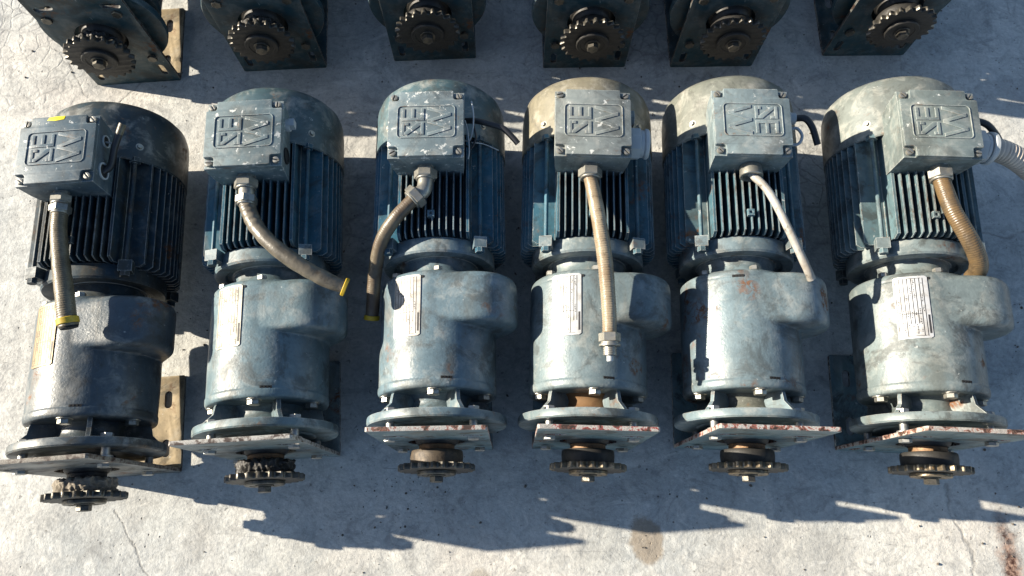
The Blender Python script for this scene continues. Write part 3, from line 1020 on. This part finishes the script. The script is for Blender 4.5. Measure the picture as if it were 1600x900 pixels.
for i in range(6):
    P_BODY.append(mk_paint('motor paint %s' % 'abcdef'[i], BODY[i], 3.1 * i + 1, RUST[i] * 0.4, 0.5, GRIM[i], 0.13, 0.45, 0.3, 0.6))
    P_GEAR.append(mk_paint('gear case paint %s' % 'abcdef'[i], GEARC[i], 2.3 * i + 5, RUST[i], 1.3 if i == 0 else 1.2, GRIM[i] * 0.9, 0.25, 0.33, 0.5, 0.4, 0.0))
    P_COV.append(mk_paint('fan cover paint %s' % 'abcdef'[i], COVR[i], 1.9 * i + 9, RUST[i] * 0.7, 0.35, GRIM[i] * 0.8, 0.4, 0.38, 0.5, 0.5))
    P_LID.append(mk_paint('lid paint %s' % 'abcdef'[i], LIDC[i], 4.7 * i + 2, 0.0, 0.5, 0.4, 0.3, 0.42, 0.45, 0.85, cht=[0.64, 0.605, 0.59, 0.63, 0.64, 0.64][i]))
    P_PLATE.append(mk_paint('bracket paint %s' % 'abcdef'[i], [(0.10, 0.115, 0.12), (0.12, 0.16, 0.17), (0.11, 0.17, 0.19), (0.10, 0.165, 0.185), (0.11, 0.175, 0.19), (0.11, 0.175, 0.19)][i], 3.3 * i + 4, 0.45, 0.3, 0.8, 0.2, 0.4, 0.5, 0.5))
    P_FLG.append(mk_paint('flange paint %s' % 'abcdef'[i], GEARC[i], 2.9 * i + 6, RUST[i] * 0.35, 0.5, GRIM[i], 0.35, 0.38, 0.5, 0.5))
P_EDGE = [mk_edge('dull cut edge', (0.20, 0.18, 0.15), (0.12, 0.10, 0.08), (0.06, 0.04, 0.03), 1),
          mk_edge('grey chipped edge', (0.34, 0.33, 0.30), (0.20, 0.18, 0.16), (0.07, 0.05, 0.04), 2),
          mk_edge('primer red chipped edge', (0.33, 0.32, 0.30), (0.16, 0.06, 0.045), (0.09, 0.05, 0.03), 3, 75),
          mk_edge('red and white chipped edge', (0.34, 0.32, 0.29), (0.20, 0.040, 0.035), (0.10, 0.045, 0.03), 4.4, 60),
          mk_edge('flaking white edge', (0.38, 0.36, 0.33), (0.22, 0.07, 0.05), (0.10, 0.06, 0.04), 5.2, 75),
          mk_edge('flaking pale edge', (0.38, 0.35, 0.31), (0.22, 0.10, 0.07), (0.10, 0.06, 0.04), 6.7, 80)]
FOOTLIT = mk_paint('dusty tan foot paint', (0.34, 0.27, 0.17), 11, 0.4, 0.5, 0.55, 0.3, 0.6, 0.3, 0.4)

# ------------------------------------------------------------------ ground
gb = bmesh.new()
bmesh.ops.create_grid(gb, x_segments=8, y_segments=8, size=30)
ground = link('ground', bm_mesh(gb, 'ground', mk_concrete()))
ground['kind'] = 'structure'

# ------------------------------------------------------------------ shared meshes
D = P_BODY[0]
MS = dict(
    fan=m_fan_cover(D), housing=m_housing(D), lug=m_lug(D), adapter=m_adapter(D),
    gear=m_gearbox(D), neck=m_neck(D), flange=m_flange(D), box=m_box(D), lid=m_lid(D),
    emblem=m_emblem(D), emblem_f=m_emblem(D, True), fplate=m_front_plate(D, D), foot=m_foot_plate(D, D),
    shaft=m_shaft(GREASE), ring=m_shaft_ring(BRONZE), washer=m_washer(D), nameplate=m_nameplate(PLATE_AL[3]))
MS['cover_screw'] = [m_cover_screw(R(a), NUTM) for a in (44, -44, 136, -136)]
MS['corner'] = [m_corner(a, b, D) for a, b in ((1, 1), (-1, 1), (1, -1), (-1, -1))]
MS['rod'] = [m_rod(a, b, D) for a, b in ((1, 1), (-1, 1), (1, -1), (-1, -1))]
MS['rib'] = [m_rib(a, D) for a in (27, -47, 117, -137, 180)]
MS['fbolt'] = [m_flange_bolt(a, STEEL) for a in (43, -45, 135, -135)]
MS['cbolt'] = [m_case_bolt(a, NUTM) for a in (2, 72, -72, 144, -144)]
MS['rbolt'] = [m_rear_bolt(a, NUTM) for a in (5, 75, -52, 150, -140)]
MS['hub'] = [m_hub(D), m_hub(D, 0.006, 2)]
MS['slots'] = [m_slot_mark(0.0825, 15, DARKHOLE), m_slot_mark(0.2475, -13, DARKHOLE)]

def tag(o, label, cat, group=None):
    o['label'] = label
    o['category'] = cat
    if group:
        o['group'] = group

POSES = [[-0.6785, 0.0795, 4.4619, -1.2635, -1.911], [-0.3959, 0.1081, 3.6877, 0.3694, -2.2367], [-0.1213, 0.124, 1.0607, -0.9624, -2.2108],
         [0.1226, 0.1248, -1.5481, 0.15, -1.5994], [0.3789, 0.125, -1.7935, -1.086, -1.0748], [0.6705, 0.1205, -2.5036, -1.224, -0.3726]]

LABELS = [
    'dark blue-grey geared motor with yellow paint on its terminal box edge',
    'blue-grey geared motor whose hose sweeps right to a yellow ring, second from left in front',
    'blue-grey geared motor with hose curving down its left side and loose black cable, front row',
    'geared motor with cream fan cover and tan hose running straight down over its gear case',
    'rust-spotted geared motor with the lid letters turned the other way and a thin cream cable',
    'geared motor with thick brown hose and pale corrugated sleeve going off to the right']

def build_motor(i, name='geared_motor'):
    x, y, yaw, roll, tilt = POSES[i]
    root = bpy.data.objects.new(name, None)
    root.empty_display_size = 0.05
    SC.collection.objects.link(root)
    root.location = (x, y, 0)
    root.rotation_euler = (0, 0, R(yaw))
    tag(root, LABELS[i], 'geared motor', 'front row of geared motors on the concrete')
    MB = Matrix.Translation((0, 0, HB)) @ Matrix.Rotation(R(tilt), 4, 'X') @ Matrix.Rotation(R(roll), 4, 'Y')
    MT = Matrix.Translation((0, 0, HB + 0.0004))
    rnd = random.Random(100 + i)
    def part(nm, me, mat=None, parent=root, M=MB):
        o = link(nm, me, parent, mat)
        if parent is root:
            o.matrix_local = M
        return o
    cover = part('fan_cover', MS['fan'], P_COV[i])
    for m in MS['cover_screw']:
        part('screw', m, None, cover)
    hs = part('motor_housing', MS['housing'], P_BODY[i])
    part('earthing_lug', MS['lug'], P_BODY[i], hs)
    for m in MS['rod']:
        part('tie_rod', m, P_BODY[i], hs)
    PA = P_BODY[0] if i == 0 else P_FLG[i]
    ad = part('adapter_flange', MS['adapter'], PA)
    for m in MS['corner']:
        part('tie_rod_lug', m, PA, ad)
    gear = part('gear_housing', MS['gear'], P_GEAR[i])
    for m in MS['cbolt'] + MS['rbolt']:
        part('bolt', m, None, gear)
    for m in MS['slots']:
        part('seam_slot', m, None, gear)
    if i != 4:
        npl = part('nameplate', MS['nameplate'], PLATE_AL[i])
        part('plate_print', m_print(INK, 50 + i), None, npl)
    part('output_neck', MS['neck'], [P_GEAR[i], P_GEAR[i], P_GEAR[i], RUSTY, P_COV[4], P_GEAR[i]][i])
    fl = part('output_flange', MS['flange'], P_FLG[i])
    for m in MS['rib']:
        part('rib', m, P_FLG[i], fl)
    for m in MS['fbolt']:
        part('bolt', m, None, fl)
    br = part('mounting_bracket', MS['fplate'], [P_PLATE[i], P_EDGE[i]], root, MT)
    part('foot_plate', MS['foot'], [FOOTLIT if i == 0 else P_PLATE[i], P_EDGE[min(i, 1)]], br)
    part('output_shaft', MS['shaft'])
    sp = part('sprocket', m_sprocket([GREASE, TEETH if i > 2 else TEETHK], rnd.uniform(0, 1)))
    part('hub', MS['hub'][1 if i in (0, 1) else 0], CAKE if i == 0 else (GREASE if i != 2 else CAKEB), sp)
    part('ring', MS['ring'], GREASE if i in (0,) else BRONZE, sp)
    part('washer', MS['washer'], TEETH if i > 2 else TEETHK, sp)
    part('bolt', m_end_bolt(TEETHK, rnd.uniform(0, 1)), None, sp)
    # terminal box
    tb = part('terminal_box', MS['box'], P_LID[i])
    lid = part('lid', MS['lid'], P_LID[i])
    part('embossed_letters', MS['emblem_f' if i == 4 else 'emblem'], P_LID[i], lid)
    for sx, sy in ((-1, -1), (1, -1), (1, 1), (-1, 1)):
        part('screw', m_lid_screw(sx, sy, rnd.uniform(0, PI), NUTM), None, lid)
    cables(i, part)
    return root

def gland(part, p, d, r, h, mat=NUTM, collar=True, rot=0.0):
    bm = bmesh.new()
    d = Vector(d).normalized()
    p = Vector(p)
    if collar:
        cyl(bm, p - d * 0.004, d, r * 0.72, 0.009, 24, 0.0006)
        p = p + d * 0.004
    hexa(bm, p, d, r, h, 6, 0.10, rot)
    cyl(bm, p + d * (h - 0.0005), d, r * 0.82, 0.0035, 24, 0.001)
    return part('cable_gland', bm_mesh(bm, 'cable_gland', mat, 30))

def hose(part, pts, r, mat, nm='hose', **kw):
    bm = bmesh.new()
    sp = tube(bm, pts, r, **kw)
    return part(nm, bm_mesh(bm, nm, mat, 60)), sp

def ring_at(part, sp, r, L, mat, nm, parent, back=0.0, end=-1):
    a, b = sp[end], sp[-3] if end == -1 else sp[3]
    d = (a - b).normalized()
    bm = bmesh.new()
    M = axisM(a - d * (L + back), d)
    lathe(bm, [(0, r * 0.9), (0.001, r), (L - 0.001, r), (L, r * 0.93), (L, 0)], 28, M)
    part(nm, bm_mesh(bm, nm, mat, 40), None, parent)
    return a, d

def cables(i, part):
    yb = BY0
    if i == 0:
        gland(part, (-0.013, yb, 0.132), (0, -1, 0), 0.0170, 0.0130)
        gland(part, (-0.012, yb - 0.0215, 0.132), (0, -1, 0), 0.0165, 0.0120, collar=False, rot=0.4)
        h, sp = hose(part, [(-0.012, 0.392, 0.132), (-0.010, 0.360, 0.133), (-0.001, 0.313, 0.135), (0.014, 0.257, 0.140), (0.022, 0.213, 0.138), (0.025, 0.196, 0.134)],
                     lambda t: 0.0118 + 0.0024 * t, TUBES[0], wob=0.04, rib=0.00022, ribp=0.0036)
        ring_at(part, sp, 0.0162, 0.010, YELLOW, 'yellow_ring', h, 0.004)
        ring_at(part, sp, 0.0130, 0.009, DARKHOLE, 'hose_end', h, -0.003)
        # open knockouts with bare rings on the side of the box
        for (yy, zz, rr) in ((0.508, 0.140, 0.0085), (0.455, 0.138, 0.0115)):
            bm = bmesh.new()
            b = extruded([circle(0, 0, rr * 1.25, 24), circle(0, 0, rr, 24)], 0.004, 0.0006, Matrix.Translation((0.0548, yy, zz)) @ Matrix.Rotation(PI / 2, 4, 'Y'))
            merge(bm, b)
            for f in bm.faces:
                f.material_index = 0
            k = part('entry_ring', bm_mesh(bm, 'entry_ring', WHITEM, 30))
            bm = bmesh.new()
            cyl(bm, (0.0542, yy, zz), (1, 0, 0), rr, 0.0008, 20)
            part('opening', bm_mesh(bm, 'opening', DARKHOLE, 30), None, k)
        hose(part, [(0.052, 0.455, 0.135), (0.064, 0.466, 0.135), (0.074, 0.49, 0.147), (0.084, 0.512, 0.155)], 0.0055, BLACKR, 'cable_stub')
        hose(part, [(0.0835, 0.511, 0.1546), (0.091, 0.526, 0.160)], 0.0058, TUBES[0], 'cable_sheath')
        hose(part, [(0.052, 0.508, 0.140), (0.062, 0.504, 0.142), (0.075, 0.500, 0.144)], 0.0016, WIREG, 'loose_wire', segs=8)
        bm = bmesh.new()
        b = extruded([[(-0.019, -0.003), (-0.006, -0.0042), (0.008, -0.0025), (0.010, 0.0035), (-0.004, 0.0036), (-0.016, 0.0022)]], 0.0008, 0.0001,
                     Matrix.Translation((BX + 0.000, BY1 - 0.0045, BZ1 + 0.0002)))
        merge(bm, b)
        b = extruded([[(-0.022, -0.006), (0.010, -0.006), (0.013, 0.004), (-0.013, 0.005)]], 0.0008, 0.0001,
                     Matrix.Translation((BX, BY1 + 0.0002, BZ1 - 0.0070)) @ Matrix.Rotation(PI / 2, 4, 'X'))
        merge(bm, b)
        for f in bm.faces:
            f.material_index = 0
        part('yellow_paint_mark', bm_mesh(bm, 'yellow_paint_mark', YPAINT, 30))
    if i == 1:
        gland(part, (-0.011, yb, 0.130), (0, -1, 0), 0.0195, 0.0150)
        gland(part, (-0.009, yb - 0.030, 0.130), (0, -1, 0), 0.0175, 0.0130, rot=0.5)
        bm = bmesh.new()
        cyl(bm, (-0.010, yb - 0.016, 0.130), (0, -1, 0), 0.0125, 0.016, 24)
        part('gland_neck', bm_mesh(bm, 'gland_neck', NUTM, 30))
        h, sp = hose(part, [(-0.009, 0.385, 0.130), (-0.006, 0.369, 0.130), (0.010, 0.334, 0.134), (0.040, 0.297, 0.138), (0.083, 0.262, 0.133), (0.122, 0.240, 0.121), (0.150, 0.229, 0.112)],
                     lambda t: 0.0112 + 0.0012 * math.sin(t * 3) + (0.0011 * abs(math.sin(t * 62)) if 0.08 < t < 0.36 else 0), TUBES[1], wob=0.09, n=22)
        ring_at(part, sp, 0.0150, 0.006, YELLOW, 'yellow_ring', h)
        bm = bmesh.new()
        cyl(bm, (0.0500, 0.512, 0.138), (1, 0, 0), 0.0105, 0.010, 20, 0.001)
        box(bm, 0.058, 0.068, 0.506, 0.519, 0.133, 0.148)
        part('side_clamp', bm_mesh(bm, 'side_clamp', WHITEM, 30, 0.0008))
        bm = bmesh.new()
        b = extruded([circle(0, 0, 0.0138, 24), circle(0, 0, 0.0108, 24)], 0.004, 0.0006, Matrix.Translation((0.0548, 0.455, 0.138)) @ Matrix.Rotation(PI / 2, 4, 'Y'))
        merge(bm, b)
        cyl(bm, (0.0542, 0.455, 0.138), (1, 0, 0), 0.0108, 0.0008, 20)
        for f in bm.faces:
            f.material_index = 0
        part('entry_ring', bm_mesh(bm, 'entry_ring', DARKHOLE, 30))
    if i == 2:
        gland(part, (-0.010, yb, 0.130), (0, -1, 0), 0.0190, 0.0150)
        bm = bmesh.new()
        tube(bm, [(-0.010, 0.402, 0.130), (-0.011, 0.390, 0.130), (-0.014, 0.381, 0.131), (-0.024, 0.374, 0.131)], 0.0125, segs=20)
        part('elbow', bm_mesh(bm, 'elbow', NUTM, 50))
        gland(part, (-0.020, 0.3775, 0.131), (-0.72, -0.66, -0.08), 0.0200, 0.0140, collar=False)
        h, sp = hose(part, [(-0.024, 0.371, 0.131), (-0.036, 0.360, 0.130), (-0.062, 0.335, 0.120), (-0.086, 0.308, 0.094), (-0.101, 0.268, 0.056), (-0.108, 0.222, 0.028), (-0.111, 0.200, 0.018)],
                     0.0112, TUBES[2], wob=0.03, rib=0.00008, ribp=0.0036)
        ring_at(part, sp, 0.0132, 0.008, YELLOW, 'yellow_ring', h)
        hose(part, [(0.050, 0.515, 0.122), (0.070, 0.508, 0.134), (0.091, 0.499, 0.140), (0.117, 0.489, 0.140), (0.134, 0.474, 0.134), (0.142, 0.465, 0.130)], 0.0050, BLACKR, 'loose_cable')
        hose(part, [(0.054, 0.470, 0.135), (0.063, 0.468, 0.140), (0.069, 0.485, 0.150), (0.070, 0.508, 0.158), (0.067, 0.530, 0.158)], 0.0013, WIREG, 'loose_wire', segs=8)
        hose(part, [(0.054, 0.462, 0.135), (0.066, 0.454, 0.140), (0.073, 0.468, 0.145), (0.071, 0.485, 0.148), (0.068, 0.500, 0.146)], 0.0018, BLACKR, 'loose_wire', segs=8)
        hose(part, [(0.066, 0.462, 0.142), (0.085, 0.463, 0.135), (0.110, 0.456, 0.125)], 0.0008, WIREG, 'loose_wire', segs=6)
        hose(part, [(0.055, 0.505, 0.140), (0.060, 0.480, 0.146), (0.062, 0.450, 0.140), (0.060, 0.435, 0.136)], 0.0013, WIREG, 'loose_wire', segs=8)
    if i == 3:
        gland(part, (-0.007, yb, 0.130), (0, -1, 0), 0.0195, 0.0150)
        h, sp = hose(part, [(-0.007, 0.404, 0.130), (-0.003, 0.385, 0.131), (0.005, 0.329, 0.139), (0.015, 0.255, 0.136), (0.021, 0.180, 0.127), (0.022, 0.140, 0.122)], lambda t: 0.0108 + 0.0012 * math.sin(t * PI), TUBES[3], wob=0.03, rib=0.00028, ribp=0.0038)
        a, d = sp[-1], (sp[-1] - sp[-4]).normalized()
        bm = bmesh.new()
        hexa(bm, a - d * 0.006, d, 0.0168, 0.0140, 6, 0.1, 0.3)
        cyl(bm, a + d * 0.007, d, 0.0135, 0.004, 24)
        cyl(bm, a + d * 0.011, d, 0.0165, 0.0040, 24, 0.0008)
        for q in range(5):
            cyl(bm, a + d * (0.0150 + q * 0.0028), d, 0.0105, 0.0018, 20, 0.0004)
        cyl(bm, a + d * 0.014, d, 0.0098, 0.0145, 20)
        part('end_fitting', bm_mesh(bm, 'end_fitting', NUTM, 30), None, h)
        bm = bmesh.new()
        cyl(bm, a + d * 0.028, d, 0.0052, 0.010, 16, 0.001)
        part('plug_tip', bm_mesh(bm, 'plug_tip', WHITEM, 30), None, h)
        bm = bmesh.new()
        cyl(bm, (0.0535, 0.468, 0.130), (1, 0, 0), 0.0265, 0.0215, 8, 0.0015)
        cyl(bm, (0.0745, 0.468, 0.130), (1, 0, 0), 0.0225, 0.007, 28, 0.001)
        cyl(bm, (0.0812, 0.468, 0.130), (1, 0, 0), 0.0250, 0.008, 28, 0.002)
        part('white_cable_gland', bm_mesh(bm, 'white_cable_gland', WHITEM, 30))
        bm = bmesh.new()
        hexa(bm, (0.053, 0.512, 0.134), (1, 0, 0), 0.0140, 0.0130, 6, 0.1, 0.2)
        part('blanking_plug', bm_mesh(bm, 'blanking_plug', P_LID[3], 30))
    if i == 4:
        bm = bmesh.new()
        M = axisM((-0.001, yb + 0.001, 0.129), (0, -1, 0))
        lathe(bm, [(0, 0), (0, 0.0165), (0.003, 0.0175), (0.018, 0.0185), (0.019, 0.0175), (0.019, 0.0135), (0.012, 0.0130), (0.012, 0)], 32, M)
        part('cable_gland', bm_mesh(bm, 'cable_gland', NUTM, 30))
        hose(part, [(-0.001, 0.414, 0.129), (0.004, 0.404, 0.131), (0.017, 0.387, 0.134), (0.031, 0.360, 0.135), (0.055, 0.304, 0.130), (0.080, 0.256, 0.114), (0.090, 0.241, 0.103)],
             lambda t: 0.0066 if t > 0.08 else 0.0076, TUBES[4], 'cable', wob=0.05)
        bm = bmesh.new()
        cyl(bm, (0.054, 0.512, 0.132), (1, 0, 0), 0.0125, 0.014, 20, 0.001)
        cyl(bm, (0.068, 0.512, 0.132), (1, 0, 0), 0.0100, 0.009, 20, 0.001)
        part('side_gland', bm_mesh(bm, 'side_gland', WHITEM, 30))
        hose(part, [(0.074, 0.512, 0.132), (0.090, 0.508, 0.140), (0.103, 0.496, 0.134), (0.114, 0.470, 0.122)], 0.0055, BLACKR, 'loose_cable')
        hose(part, [(0.053, 0.462, 0.135), (0.074, 0.460, 0.140), (0.082, 0.474, 0.142), (0.075, 0.488, 0.142), (0.064, 0.488, 0.138)], 0.0026, WIREG, 'loose_wire', segs=10)
    if i == 5:
        gland(part, (0.006, yb, 0.130), (0, -1, 0), 0.0200, 0.0150)
        h, sp = hose(part, [(0.006, 0.406, 0.130), (0.008, 0.390, 0.131), (0.016, 0.347, 0.134), (0.040, 0.303, 0.126), (0.062, 0.277, 0.104), (0.072, 0.266, 0.080), (0.074, 0.262, 0.060)],
                     lambda t: 0.0128 + 0.001 * t, TUBES[5], wob=0.03, rib=0.0002, ribp=0.0036)
        bm = bmesh.new()
        hexa(bm, (0.053, 0.462, 0.134), (1, -0.04, 0), 0.0280, 0.0230, 6, 0.08, 0.1)
        cyl(bm, (0.076, 0.461, 0.134), (1, -0.06, 0), 0.0235, 0.006, 28, 0.001)
        cyl(bm, (0.082, 0.461, 0.134), (1, -0.06, -0.1), 0.0265, 0.009, 28, 0.002)
        part('white_cable_gland', bm_mesh(bm, 'white_cable_gland', WHITEM, 30))
        hose(part, [(0.088, 0.4605, 0.133), (0.108, 0.4585, 0.130), (0.140, 0.451, 0.118), (0.187, 0.440, 0.088), (0.245, 0.428, 0.040), (0.31, 0.42, -0.020), (0.40, 0.405, -0.090), (0.52, 0.40, -0.133)],
             0.0175, CORR, 'corrugated_sleeve', rib=0.0014, ribp=0.0062, segs=28)
        bm = bmesh.new()
        cyl(bm, (0.053, 0.512, 0.134), (1, 0, 0), 0.0150, 0.011, 24, 0.001)
        cyl(bm, (0.064, 0.512, 0.134), (1, 0, 0), 0.0120, 0.007, 24, 0.001)
        part('side_gland', bm_mesh(bm, 'side_gland', GREASE, 30))
        hose(part, [(0.068, 0.512, 0.134), (0.092, 0.507, 0.130), (0.112, 0.496, 0.118), (0.126, 0.484, 0.106)], 0.0056, BLACKR, 'loose_cable')

front = [build_motor(i) for i in range(6)]

# ------------------------------------------------------------------ second row: copies of the front ones, thing by thing
def copy_tree(o, parent=None):
    c = o.copy()
    SC.collection.objects.link(c)
    c.parent = parent
    for ch in o.children:
        copy_tree(ch, c)
    return c

ROW2 = [(-0.782, 0.882, 4.3, 0), (-0.478, 0.914, 3.2, 1), (-0.163, 0.938, 2.5, 2), (0.152, 0.919, 0.9, 3), (0.420, 0.921, 0.9, 4), (0.745, 0.948, 0.6, 5)]
L2 = ['partly seen geared motor whose sunlit foot plate shows, top left corner of the photo',
      'partly seen geared motor in the top row behind the second front motor from the left',
      'partly seen geared motor in the top row, third bracket from the left',
      'partly seen geared motor in the top row, bracket above the cream fan cover',
      'partly seen geared motor in the top row, second from the right',
      'partly seen geared motor in the top right with open floor to its right']
P_DARK = mk_paint('shade darkened paint', (0.014, 0.046, 0.060), 21, 0.6, 0.4, 0.7, 0.15, 0.4, 0.4, 0.5)  # rusty paint, base colour darkened to carry the back row's shade
P_SHADE_EDGE = mk_edge('shade darkened cut edge', (0.10, 0.10, 0.09), (0.06, 0.05, 0.04), (0.03, 0.02, 0.015), 8)  # cut edge with the same shade put into its colours
def paint_shade(o):  # swaps in colours with shade painted in, for housings, flanges and brackets
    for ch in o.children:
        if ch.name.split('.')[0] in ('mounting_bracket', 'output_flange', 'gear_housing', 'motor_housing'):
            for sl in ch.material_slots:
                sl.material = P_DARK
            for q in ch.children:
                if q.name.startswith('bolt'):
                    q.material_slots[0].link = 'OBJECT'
                    q.material_slots[0].material = TEETHK  # darker steel stands in for shade on these bolts
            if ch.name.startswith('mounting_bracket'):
                ch.material_slots[1].material = P_SHADE_EDGE
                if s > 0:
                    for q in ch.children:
                        q.material_slots[0].material = P_DARK  # painted shade on the foot plates, except the first
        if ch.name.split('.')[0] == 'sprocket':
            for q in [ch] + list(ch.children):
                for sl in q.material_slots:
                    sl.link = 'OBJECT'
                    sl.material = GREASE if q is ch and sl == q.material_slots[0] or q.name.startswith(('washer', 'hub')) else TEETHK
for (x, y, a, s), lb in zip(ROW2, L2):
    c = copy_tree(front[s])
    paint_shade(c)
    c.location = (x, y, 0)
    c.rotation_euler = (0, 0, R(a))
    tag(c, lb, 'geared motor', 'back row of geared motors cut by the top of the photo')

# ------------------------------------------------------------------ loose grit and crumbs swept about the floor
rnd = random.Random(77)
bm = bmesh.new()
for _ in range(900):
    x, y = rnd.uniform(-1.15, 1.25), rnd.uniform(-0.15, 1.1)
    if rnd.random() < 0.5:
        cx_, cy_ = rnd.choice(((0.86, -0.05), (-0.58, 0.30), (0.0, 0.45), (0.55, 0.30), (-0.2, 0.02), (0.3, 0.78), (1.0, 0.35)))
        x, y = rnd.gauss(cx_, 0.07), rnd.gauss(cy_, 0.07)
    r = 0.0006 + 0.0022 * rnd.random() ** 4
    M = Matrix.Translation((x, y, r * 0.5)) @ Matrix.Rotation(rnd.uniform(0, 6), 4, Vector((rnd.random(), rnd.random(), rnd.random() + 0.1)).normalized()) @ Matrix.Diagonal((r * rnd.uniform(0.7, 1.6), r, r * rnd.uniform(0.5, 1), 1))
    bmesh.ops.create_icosphere(bm, subdivisions=1, radius=1, matrix=M)
g_ = link('grit', bm_mesh(bm, 'grit', mk_simple('dark grit', (0.10, 0.085, 0.07), 0.9, 0, 0.6, 0.3, 15), 20))
g_['kind'] = 'stuff'
g_['label'] = 'loose dark grit scattered on the concrete'
